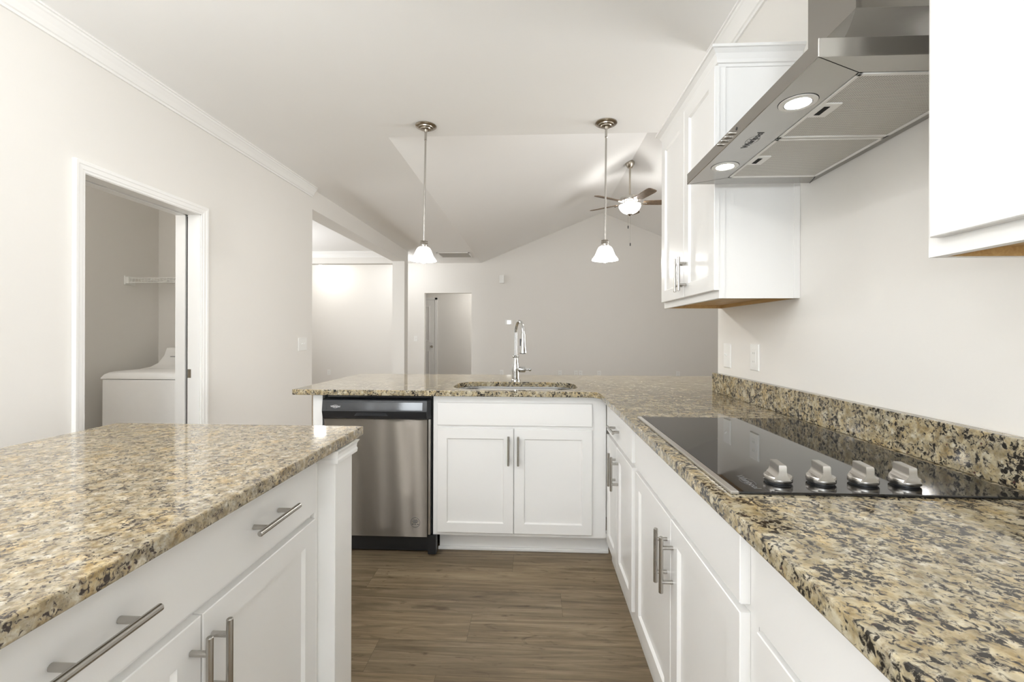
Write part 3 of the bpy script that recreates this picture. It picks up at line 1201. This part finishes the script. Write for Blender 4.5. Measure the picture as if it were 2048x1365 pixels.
# lamps
for ly in (1.092, 1.497):
    bm = BM()
    lathe(bm, [(0.0405, 0.0), (0.0405, -0.0022), (0.036, -0.0030), (0.029, -0.0030), (0.0275, -0.001)], (0.618, ly, zb), 40, cap0=False, cap1=False)
    lr = obj('lamp', bm, M_ALU, root, True)
    bm = BM()
    arc_ring(bm, (0.618, ly, zb - 0.0031), (0, 1, 0), (1, 0, 0), 0.0295, 0.0295, 0.0015, 0, 2 * PI, 40, 0.0003)
    arc_ring(bm, (0.618, ly, zb - 0.0003), (0, 1, 0), (1, 0, 0), 0.0418, 0.0418, 0.0018, 0, 2 * PI, 40, 0.0003)
    obj('lamp_groove', bm, M_DARK, lr)
    bm = BM()
    lathe(bm, [(0.0275, -0.0012), (0.020, -0.0024), (0, -0.0028)], (0.618, ly, zb), 32, cap0=False)
    obj('lamp_lens', bm, M_LENS, lr, True, label='lit lens')
    dl = disc_light('hood_lamp_light', (0.618, ly, zb - 0.006), 0.025, 0.14)
    dl.data.spread = math.radians(120)
# push buttons on the front lip
for i in range(4):
    bm = BM()
    lathe(bm, [(0.0042, 0.0), (0.0042, -0.010), (0.0034, -0.0115), (0, -0.012)], (HX0h, 1.299 + i * 0.026, 1.786), 16, 'X')
    obj('button', bm, M_NICKEL, root, True)
bm = BM()
lathe(bm, [(0.0045, 0), (0.0045, -0.0008), (0, -0.0008)], (HX0h, 1.272, 1.786), 16, 'X')
obj('indicator', bm, M_BLACK, root, True)
bm = text_mesh('Whirlpool', 0.026, (0, -1, 0), (-1, 0, 0), (0.612, 1.300, zb - 0.0006), 0.0002)
arc_ring(bm, (0.612, 1.300, zb - 0.0003), (0, -1, 0), (-1, 0, 0), 0.030, 0.016, 0.0009, -2.6, 2.9, 28, 0.0003)
obj('logo', bm, M_PRINT, root, label='dark printed logo')

# ---- wall cabinets
XU, XUD = 0.694, 0.674


def cab_crown(bm, x_face, y0, y1, z):
    """moulding round the top: mitred along the front and both ends"""
    prof = [(0.0, -0.012), (0.005, -0.012), (0.006, -0.002), (0.012, 0.0), (0.014, 0.012), (0.022, 0.030), (0.034, 0.042), (0.040, 0.044), (0.040, 0.054), (0.0, 0.054)]
    V = []
    for d, h in prof:
        V.append([bm.verts.new(p) for p in ((XR - 0.001, y0 - d, z + h), (x_face - d, y0 - d, z + h), (x_face - d, y1 + d, z + h), (XR - 0.001, y1 + d, z + h))])
    n = len(prof)
    for i in range(n):
        k = (i + 1) % n
        for j in range(3):
            bm.faces.new((V[i][j], V[k][j], V[k][j + 1], V[i][j + 1]))
    for j in (0, 3):
        bm.faces.new([V[i][j] for i in range(n)])
    return bm


def wall_cabinet(y0, y1, label, doors, crown):
    root = thing('wall_cabinet', label, 'cabinet', (0.84, (y0 + y1) / 2, 1.356), 'white wall cabinets on the right wall')
    zt = 2.245
    bm = BM()
    # face frame, sides, recessed bottom
    box(bm, XU, XU + 0.018, y0, y1, 1.356, zt)
    box(bm, XU + 0.018, XR - 0.001, y0, y0 + 0.012, 1.356, zt)
    box(bm, XU + 0.018, XR - 0.001, y1 - 0.012, y1, 1.356, zt)
    box(bm, XU + 0.018, XR - 0.001, y0 + 0.012, y1 - 0.012, zt - 0.02, zt)
    obj('body', bm, M_CAB, root)
    bm = BM()
    box(bm, XU + 0.020, XU + 0.024, y0 - 0.003, y0 - 0.0002, 1.358, zt - 0.012)
    box(bm, XU + 0.0, XU + 0.022, y0 - 0.004, y0 - 0.0002, 1.356, zt - 0.012)
    box(bm, XR - 0.022, XR - 0.001, y0 - 0.004, y0 - 0.0002, 1.356, zt - 0.012)
    obj('end_trim', bm, M_CAB, root)
    bm = BM()
    box(bm, XU + 0.018, XR - 0.001, y0 + 0.012, y1 - 0.012, 1.372, 1.384)
    box(bm, XU + 0.018, XU + 0.024, y0 + 0.012, y1 - 0.012, 1.3565, 1.372)
    box(bm, XR - 0.012, XR - 0.001, y0 + 0.012, y1 - 0.012, 1.3565, 1.372)
    box(bm, XU + 0.024, XR - 0.012, y0 + 0.012, y0 + 0.016, 1.3565, 1.372)
    box(bm, XU + 0.024, XR - 0.012, y1 - 0.016, y1 - 0.012, 1.3565, 1.372)
    obj('bottom_panel', bm, M_PLYWOOD, root, label='bare wood underside')
    for ya, yb, hy in doors:
        bm = BM()
        panel(bm, (XU - 0.0015, ya, 1.386), (0, 1, 0), (0, 0, 1), (-1, 0, 0), yb - ya, 2.226 - 1.386, XU - XUD - 0.0015, 0.057)
        d = obj('door', bm, M_CAB, root)
        if hy is not None:
            handle(d, (XUD - 0.033, hy, 1.488), (0, 0, 1), (-1, 0, 0), 0.152)
    bm = BM()
    if crown:
        cab_crown(bm, XU, y0, y1, 2.235)
        obj('crown_moulding', bm, M_CAB, root)
    else:
        bm.free()
    return root


wall_cabinet(1.735, 2.440, 'white wall cabinet on the far side of the hood with two doors and nickel pulls',
             ((1.727, 2.069, 2.037), (2.073, 2.425, 2.090)), True)
wall_cabinet(-0.08, 0.830, 'white wall cabinet nearest the camera, cut off by the right frame edge',
             ((-0.07, 0.372, None), (0.376, 0.805, None)), True)

# ---- island
root = thing('island_cabinet', 'white island cabinet with a wide drawer, two doors and bar pulls', 'cabinet', (-1.0, 0.6, 0))
XI = -0.615
bm = BM()
box(bm, -1.36, XI - 0.02, -0.62, 1.275, 0.10, 0.8835)
obj('body', bm, M_CAB, root)
bm = BM()
box(bm, -1.32, XI - 0.08, -0.60, 1.26, 0.0, 0.10)
obj('toe_kick', bm, M_CAB, root)
bm = BM()
box(bm, -1.36, -0.570, 1.280, 1.400, 0.0, 0.8835, 0.0015)
obj('end_wall', bm, M_TRIM, root)
bm = BM()
prof = [(0.0, 0.846), (0.012, 0.846), (0.013, 0.856), (0.011, 0.862), (0.012, 0.872), (0.018, 0.8830), (0.0, 0.8830)]
V = []
for d, z in prof:
    V.append([bm.verts.new(p) for p in ((-0.634, 1.280 - d, z), (-0.570 + d, 1.280 - d, z), (-0.570 + d, 1.400 + d, z), (-1.36, 1.400 + d, z))])
for i in range(len(prof)):
    k = (i + 1) % len(prof)
    for j in range(3):
        bm.faces.new((V[i][j], V[k][j], V[k][j + 1], V[i][j + 1]))
for j in (0, 3):
    bm.faces.new([V[i][j] for i in range(len(prof))])
obj('cap_moulding', bm, M_TRIM, root)
bm = BM()
box(bm, XI - 0.02, XI - 0.006, 1.262, 1.2795, 0.10, 0.8835, 0.003, 2)
obj('scribe_moulding', bm, M_TRIM, root)


def island_unit(y0, y1, gap, hys):
    bm = BM()
    panel(bm, (XI - 0.0205, y0, 0.713), (0, 1, 0), (0, 0, 1), (1, 0, 0), y1 - y0, 0.145, 0.0205)
    d = obj('drawer', bm, M_CAB, root)
    for hy in hys:
        handle(d, (XI + 0.035, hy, 0.792), (0, 1, 0), (1, 0, 0), 0.165, 0.035)
    for ya, yb, hy in ((y0, gap - 0.002, gap - 0.028), (gap + 0.002, y1, gap + 0.026)):
        bm = BM()
        panel(bm, (XI - 0.0205, ya, 0.115), (0, 1, 0), (0, 0, 1), (1, 0, 0), yb - ya, 0.695 - 0.115, 0.0205, 0.057)
        d = obj('door', bm, M_CAB, root)
        handle(d, (XI + 0.035, hy, 0.594), (0, 0, 1), (1, 0, 0), 0.158, 0.035)


island_unit(0.375, 1.255, 0.815, (1.018, 0.598))
island_unit(-0.58, 0.335, -0.12, (0.1, -0.35))
bm = BM()
box(bm, -1.410, -0.560, -0.65, 1.471, 0.884, 0.914)
tag(obj('island_countertop', bm, M_GRANI, None, False, 0.004, 3, loc=(-0.98, 0.4, 0.884)),
    'gold and brown speckled granite top of the island at the lower left', 'countertop')

# ------------------------------------------------------------------ pendants
PEND = []


def pendant(loc, label, rot):
    """origin at the canopy top on the ceiling"""
    root = thing('pendant_light', label, 'pendant light', loc, 'pendant lights over the peninsula')
    x, y, z = loc
    bm = BM()
    lathe(bm, [(0.078, -0.0002), (0.078, -0.005), (0.072, -0.010), (0.056, -0.013), (0.054, -0.019), (0.040, -0.022), (0.037, -0.028), (0.014, -0.030), (0.011, -0.045), (0.0, -0.045)], loc, 40)
    obj('canopy', bm, M_DNICK, root, True)
    bm = BM()
    tube(bm, [(x, y, z - 0.043), (x, y, z - 0.105)], 0.0085, 14)
    lathe(bm, [(0.007, -0.098), (0.0105, -0.104), (0.007, -0.110)], loc, 14)
    tube(bm, [(x, y, z - 0.105), (x, y, z - 0.85)], 0.0068, 14)
    obj('rod', bm, M_NICKEL, root, True)
    bm = BM()
    lathe(bm, [(0.010, -0.842), (0.026, -0.845), (0.029, -0.850), (0.026, -0.855), (0.029, -0.862), (0.026, -0.868), (0.029, -0.874), (0.027, -0.885), (0.036, -0.893), (0.036, -0.896)], loc, 28)
    obj('socket_cap', bm, M_NICKEL, root, True)
    bm = BM()
    prof = [(0.034, -0.889), (0.046, -0.897), (0.055, -0.912), (0.063, -0.932), (0.072, -0.955), (0.084, -0.972), (0.093, -0.983), (0.0945, -0.990),
            (0.0915, -0.990), (0.082, -0.975), (0.069, -0.956), (0.060, -0.932), (0.052, -0.913), (0.044, -0.901), (0.034, -0.894)]
    lathe(bm, prof, loc, 40, cap0=False, cap1=False)
    obj('shade', bm, M_SHADE, root, True, label='frosted white bell glass')
    bm = BM()
    lathe(bm, [(0.012, -0.90), (0.014, -0.915), (0.026, -0.940), (0.030, -0.962), (0.027, -0.985), (0.018, -1.003), (0.0, -1.009)], loc, 20)
    obj('bulb', bm, M_BULB, root, True, label='lit bulb')
    root.rotation_euler = rot
    return root


pendant((-0.793, 3.283, CH), 'left pendant light with a frosted bell shade, above the dishwasher', (0.0, 0.014, 0.0))
pendant((0.519, 3.290, CH), 'right pendant light with a frosted bell shade, above the sink', (0.0, 0.006, 0.0))
for lx, ly in ((-0.805, 3.283), (0.513, 3.29)):
    point_light('pendant_bulb_light', (lx, ly, 1.715), 0.03, 8.0)

# ------------------------------------------------------------------ ceiling fan
FXc, FYc = 1.430, 6.83
root = thing('ceiling_fan', 'brushed nickel ceiling fan with five blades and a lit glass bowl', 'ceiling fan', (FXc, FYc, 3.80))
loc = (FXc, FYc, 0)
bm = BM()
lathe(bm, [(0.070, 3.80), (0.072, 3.785), (0.066, 3.75), (0.045, 3.715), (0.038, 3.705), (0.0, 3.70)], loc, 28)
obj('canopy', bm, M_DNICK, root, True)
bm = BM()
tube(bm, [(FXc, FYc, 3.72), (FXc, FYc, 3.27)], 0.014, 14)
obj('downrod', bm, M_DNICK, root, True)
bm = BM()
lathe(bm, [(0.02, 3.30), (0.035, 3.285), (0.10, 3.275), (0.135, 3.262), (0.142, 3.245), (0.142, 3.215), (0.13, 3.200), (0.09, 3.19), (0.075, 3.165), (0.10, 3.155), (0.10, 3.145), (0.0, 3.145)], loc, 36)
obj('motor_housing', bm, M_NICKEL, root, True)
bm = BM()
lathe(bm, [(0.155, 3.143), (0.163, 3.135), (0.160, 3.115), (0.140, 3.075), (0.105, 3.040), (0.060, 3.018), (0.02, 3.010), (0.0, 3.009)], loc, 36, cap0=False)
obj('bowl_shade', bm, M_BOWL, root, True, label='lit frosted glass bowl')
bm = BM()
lathe(bm, [(0.0, 3.014), (0.036, 3.012), (0.034, 3.004), (0.018, 2.996), (0.010, 2.985), (0.0, 2.982)], loc, 20)
obj('finial', bm, M_DNICK, root, True)
for i in range(5):
    a = math.radians(-2 + 72 * i)
    c, s = math.cos(a), math.sin(a)
    nrm = Vector((-s, c, 0))
    rad = Vector((c, s, 0))
    tilt = math.radians(13)
    w = nrm * math.cos(tilt) - Vector((0, 0, math.sin(tilt)))
    ctr = Vector((FXc, FYc, 3.178))
    bm = BM()
    prof = [(0.20, 0.050), (0.24, 0.058), (0.45, 0.067), (0.60, 0.070), (0.645, 0.062), (0.66, 0.040)]
    out = [ctr + rad * r + w * h for r, h in prof] + [ctr + rad * r - w * h for r, h in prof[::-1]]
    th = rad.cross(w).normalized() * 0.005
    rings(bm, [[p + th for p in out], [p - th for p in out]])
    bl = obj('blade', bm, M_BLADE, root, label='dark wood fan blade')
    bm = BM()
    tube(bm, [ctr + rad * 0.10 + Vector((0, 0, 0.012)), ctr + rad * 0.16 + Vector((0, 0, -0.004)), ctr + rad * 0.25 + Vector((0, 0, -0.008))], 0.011, 8, [0.012, 0.011, 0.016])
    obj('blade_arm', bm, M_NICKEL, bl, True, label='brushed nickel arm')
for dx, dy, z1 in ((-0.03, -0.03, 2.83), (0.0, -0.04, 2.57)):
    bm = BM()
    tube(bm, [(FXc + dx, FYc + dy, 3.03), (FXc + dx, FYc + dy, z1)], 0.0014, 6)
    pc = obj('pull_chain', bm, M_NICKEL, root)
    bm = BM()
    lathe(bm, [(0.003, z1 + 0.004), (0.008, z1 - 0.004), (0.008, z1 - 0.036), (0.004, z1 - 0.042)], (FXc + dx, FYc + dy, 0), 12)
    obj('chain_pull', bm, M_BLACK, pc, True, label='dark chain fob')
point_light('fan_bulb_light', (FXc, FYc, 3.10), 0.11, 25, (1.0, 0.97, 0.93))

# ------------------------------------------------------------------ flush lamp in the foyer
root = thing('flush_ceiling_light', 'flush dome light in the foyer behind the dining header', 'ceiling light', (-4.43, 9.2, CH))
bm = BM()
lathe(bm, [(0.15, 0), (0.15, -0.02), (0.14, -0.025)], (-4.43, 9.2, CH), 32)
obj('base', bm, M_NICKEL, root, True)
bm = BM()
lathe(bm, [(0.138, -0.024), (0.125, -0.06), (0.09, -0.09), (0.04, -0.105), (0, -0.108)], (-4.43, 9.2, CH), 32, cap0=False)
obj('dome', bm, glow('foyer_dome_glass', (1, 0.97, 0.92), 12.0), root, True)
point_light('foyer_bulb_light', (-4.43, 9.2, 2.5), 0.1, 4)

# ------------------------------------------------------------------ ceiling vent
root = thing('ceiling_vent', 'white slatted air return grille in the flat ceiling by the far wall', 'vent', (-1.53, 8.68, CH))
VX0, VX1, VY0, VY1 = -1.83, -1.205, 8.41, 8.94
bm = BM()
for a in ((VX0, VX1, VY0, VY0 + 0.035), (VX0, VX1, VY1 - 0.035, VY1), (VX0, VX0 + 0.03, VY0, VY1), (VX1 - 0.03, VX1, VY0, VY1)):
    box(bm, a[0], a[1], a[2], a[3], CH - 0.012, CH - 0.0005, 0.002)
obj('frame', bm, M_TRIM, root)
bm = BM()
box(bm, VX0 + 0.03, VX1 - 0.03, VY0 + 0.035, VY1 - 0.035, CH - 0.003, CH - 0.0008)
obj('backing', bm, plain('filter_grey', (0.16, 0.155, 0.145), 0.9), root)
bm = BM()
n = 14
for i in range(n):
    y = VY0 + 0.05 + (VY1 - VY0 - 0.1) * i / (n - 1)
    prism(bm, [(y - 0.006, CH - 0.003), (y - 0.003, CH - 0.003), (y + 0.010, CH - 0.011), (y + 0.007, CH - 0.011)], 'X', VX0 + 0.03, VX1 - 0.03)
obj('slats', bm, plain('vent_slat', (0.50, 0.49, 0.46), 0.5), root)

# ------------------------------------------------------------------ wall plates


def plate(root, c, u, n, w, h, t=0.006):
    c, u, n = Vector(c), Vector(u), Vector(n)
    bm = BM()
    panel(bm, c - u * (w / 2) - Vector((0, 0, h / 2)) + n * 0.0003, u, (0, 0, 1), n, w, h, t, None, 0, 0.003)
    return obj('cover_plate', bm, M_PLASTIC, root)


def toggle(root, c, n):
    c, n = Vector(c), Vector(n)
    bm = BM()
    tube(bm, [c + n * 0.004 + Vector((0, 0, -0.003)), c + n * 0.018 + Vector((0, 0, 0.008))], 0.0045, 8, [0.006, 0.004])
    obj('toggle', bm, M_PLASTIC, root)


def slots(root, c, u, n):
    c, u, n = Vector(c), Vector(u), Vector(n)
    for s in (-1, 1):
        bm = BM()
        q = c + Vector((0, 0, 0.0195 * s))
        panel(bm, q - u * 0.017 - Vector((0, 0, 0.014)) + n * 0.005, u, (0, 0, 1), n, 0.034, 0.028, 0.0025, None, 0, 0.001)
        so = obj('socket', bm, M_PLASTIC, root)
        for k in (-1, 1):
            bm = BM()
            panel(bm, q + u * (0.006 * k - 0.0012) - Vector((0, 0, 0.004)) + n * 0.0072, u, (0, 0, 1), n, 0.0024, 0.009, 0.0006, None, 0, 0.0001)
            obj('socket_slot', bm, M_DARK, so)


r = thing('light_switch', 'double white toggle switch plate on the left wall near the dining opening', 'switch', (XL, 4.46, 1.108))
plate(r, (XL, 4.46, 1.108), (0, -1, 0), (1, 0, 0), 0.165, 0.13)
for dy in (-0.023, 0.023):
    toggle(r, (XL, 4.46 + dy, 1.11), (1, 0, 0))
r = thing('light_switch', 'white toggle switch on the right wall by the wall end', 'switch', (XR, 2.355, 1.112))
plate(r, (XR, 2.355, 1.112), (0, 1, 0), (-1, 0, 0), 0.08, 0.122)
toggle(r, (XR, 2.355, 1.115), (-1, 0, 0))
r = thing('outlet', 'white wall outlet on the right wall above the backsplash', 'outlet', (XR, 2.07, 1.118))
plate(r, (XR, 2.07, 1.118), (0, 1, 0), (-1, 0, 0), 0.078, 0.118)
bm = BM()
panel(bm, (XR - 0.005, 2.07 - 0.017, 1.118 - 0.034), (0, 1, 0), (0, 0, 1), (-1, 0, 0), 0.034, 0.068, 0.003, None, 0, 0.001)
so = obj('socket', bm, M_PLASTIC, r)
for s_ in (-1, 1):
    for k in (-1, 1):
        bm = BM()
        box(bm, XR - 0.0086, XR - 0.0079, 2.07 + 0.006 * k - 0.001, 2.07 + 0.006 * k + 0.001, 1.118 + 0.019 * s_ - 0.004, 1.118 + 0.019 * s_ + 0.004)
        obj('socket_slot', bm, M_GPRINT, so)
r = thing('light_switch', 'white toggle switch on the far wall left of the hall opening', 'switch', (-2.544, YF, 1.105))
plate(r, (-2.544, YF, 1.105), (1, 0, 0), (0, -1, 0), 0.085, 0.125)
toggle(r, (-2.544, YF, 1.11), (0, -1, 0))
for x, lab in ((-0.684, 'white outlet low on the far wall left of the faucet, the leftmost there'),
               (0.568, 'white outlet low on the far wall, the first one right of the faucet'),
               (0.907, 'white outlet low on the far wall, left one of the close pair'),
               (1.003, 'white outlet low on the far wall, right one of the close pair'),
               (1.394, 'white outlet low on the far wall, next one right of the close pair'),
               (3.047, 'white outlet low on the far wall, alone under the wall cabinet'),
               (-4.467, 'white outlet on the foyer wall seen through the dining opening')):
    z = 0.365 if x < -4 else 0.378
    r = thing('outlet', lab, 'outlet', (x, YF, z), 'outlets on the far walls')
    plate(r, (x, YF, z), (1, 0, 0), (0, -1, 0), 0.078, 0.118)
    slots(r, (x, YF, z), (1, 0, 0), (0, -1, 0))
r = thing('thermostat', 'small white thermostat with a lit screen on the far wall left of the faucet top', 'thermostat', (-0.531, YF, 1.466))
plate(r, (-0.531, YF, 1.466), (1, 0, 0), (0, -1, 0), 0.155, 0.105, 0.02)
bm = BM()
box(bm, -0.566, -0.486, YF - 0.0225, YF - 0.020, 1.432, 1.502)
obj('screen', bm, M_SCREEN, r, label='bright lit screen')
r = thing('door_chime', 'white door chime box high on the far wall above the thermostat', 'chime', (-0.685, YF, 2.388))
bm = BM()
box(bm, -0.735, -0.635, YF - 0.055, YF - 0.0003, 2.302, 2.475, 0.004, 2)
obj('cover', bm, M_PLASTIC, r)
bm = BM()
for i in range(4):
    box(bm, -0.634, -0.6325, YF - 0.045, YF - 0.012, 2.33 + i * 0.035, 2.338 + i * 0.035)
obj('grille', bm, M_GPRINT, r)

# ------------------------------------------------------------------ laundry: washer and wire shelf
WX0, WX1, WY0, WY1 = -3.245, -2.56, 3.25, 3.90
root = thing('washing_machine', 'white top-loading washing machine in the laundry room', 'washing machine', ((WX0 + WX1) / 2, 3.55, 0))
bm = BM()
box(bm, WX0 + 0.006, WX1 - 0.006, WY0, WY1, 0.02, 0.868, 0.008, 2)
obj('body', bm, M_APPL, root)
bm = BM()
for fx in (WX0 + 0.06, WX1 - 0.06):
    for fy in (WY0 + 0.06, WY1 - 0.06):
        lathe(bm, [(0.02, 0.0), (0.02, 0.03)], (fx, fy, 0), 12)
obj('feet', bm, M_BLACK, root)
bm = BM()
rl = []
for d, z in ((0.0, 0.872), (0.0, 0.880), (0.02, 0.905), (0.05, 0.920), (0.075, 0.926)):
    rl.append([(WX0 + d, WY0 - 0.004 + d * 0.45, z), (WX1 - d, WY0 - 0.004 + d * 0.45, z), (WX1 - d, WY1 - d * 0.2, z), (WX0 + d, WY1 - d * 0.2, z)])
rings(bm, rl)
ld = obj('lid', bm, M_APPL, root, True)
bm = BM()
box(bm, -3.02, -2.86, WY0 + 0.008, WY0 + 0.03, 0.897, 0.904, 0.002)
obj('lid_grip', bm, M_DARK, ld)
bm = BM()
cons = [(3.58, 0.922), (3.68, 0.932), (3.76, 0.960), (3.82, 1.02), (3.85, 1.085), (3.90, 1.09), (3.90, 0.90), (3.58, 0.90)]
prism(bm, cons, 'X', WX0 + 0.01, WX1 - 0.01)
cn = obj('console', bm, M_APPL, root, True)
bm = BM()
box(bm, -3.17, -3.06, 3.808, 3.83, 1.0, 1.015)
obj('console_print', bm, M_GPRINT, cn)

root = thing('wire_shelf', 'white wire shelf on the laundry wall above the washing machine', 'shelf', (-2.95, 3.8, 1.64))
SZ = 1.675
bm = BM()
box(bm, LXL, LXL + 0.012, 3.60, 3.70, SZ - 0.055, SZ + 0.018, 0.002)
box(bm, LXL, LXL + 0.035, 3.605, 3.645, SZ - 0.045, SZ + 0.008, 0.002)
obj('bracket', bm, M_PLASTIC, root)
bm = BM()
xe = XL - T - 0.004
for y, z in ((3.62, SZ), (3.62, SZ - 0.035), (3.75, SZ - 0.003), (3.93, SZ)):
    tube(bm, [(LXL + 0.01, y, z), (xe, y, z)], 0.0032, 8)
obj('rails', bm, M_PLASTIC, root, True)
bm = BM()
x = LXL + 0.03
while x < xe:
    tube(bm, [(x, 3.93, SZ + 0.003), (x, 3.62, SZ + 0.003), (x, 3.615, SZ - 0.035)], 0.0016, 6)
    x += 0.027
o = obj('wires', bm, M_PLASTIC, root)
o['kind'] = 'stuff'
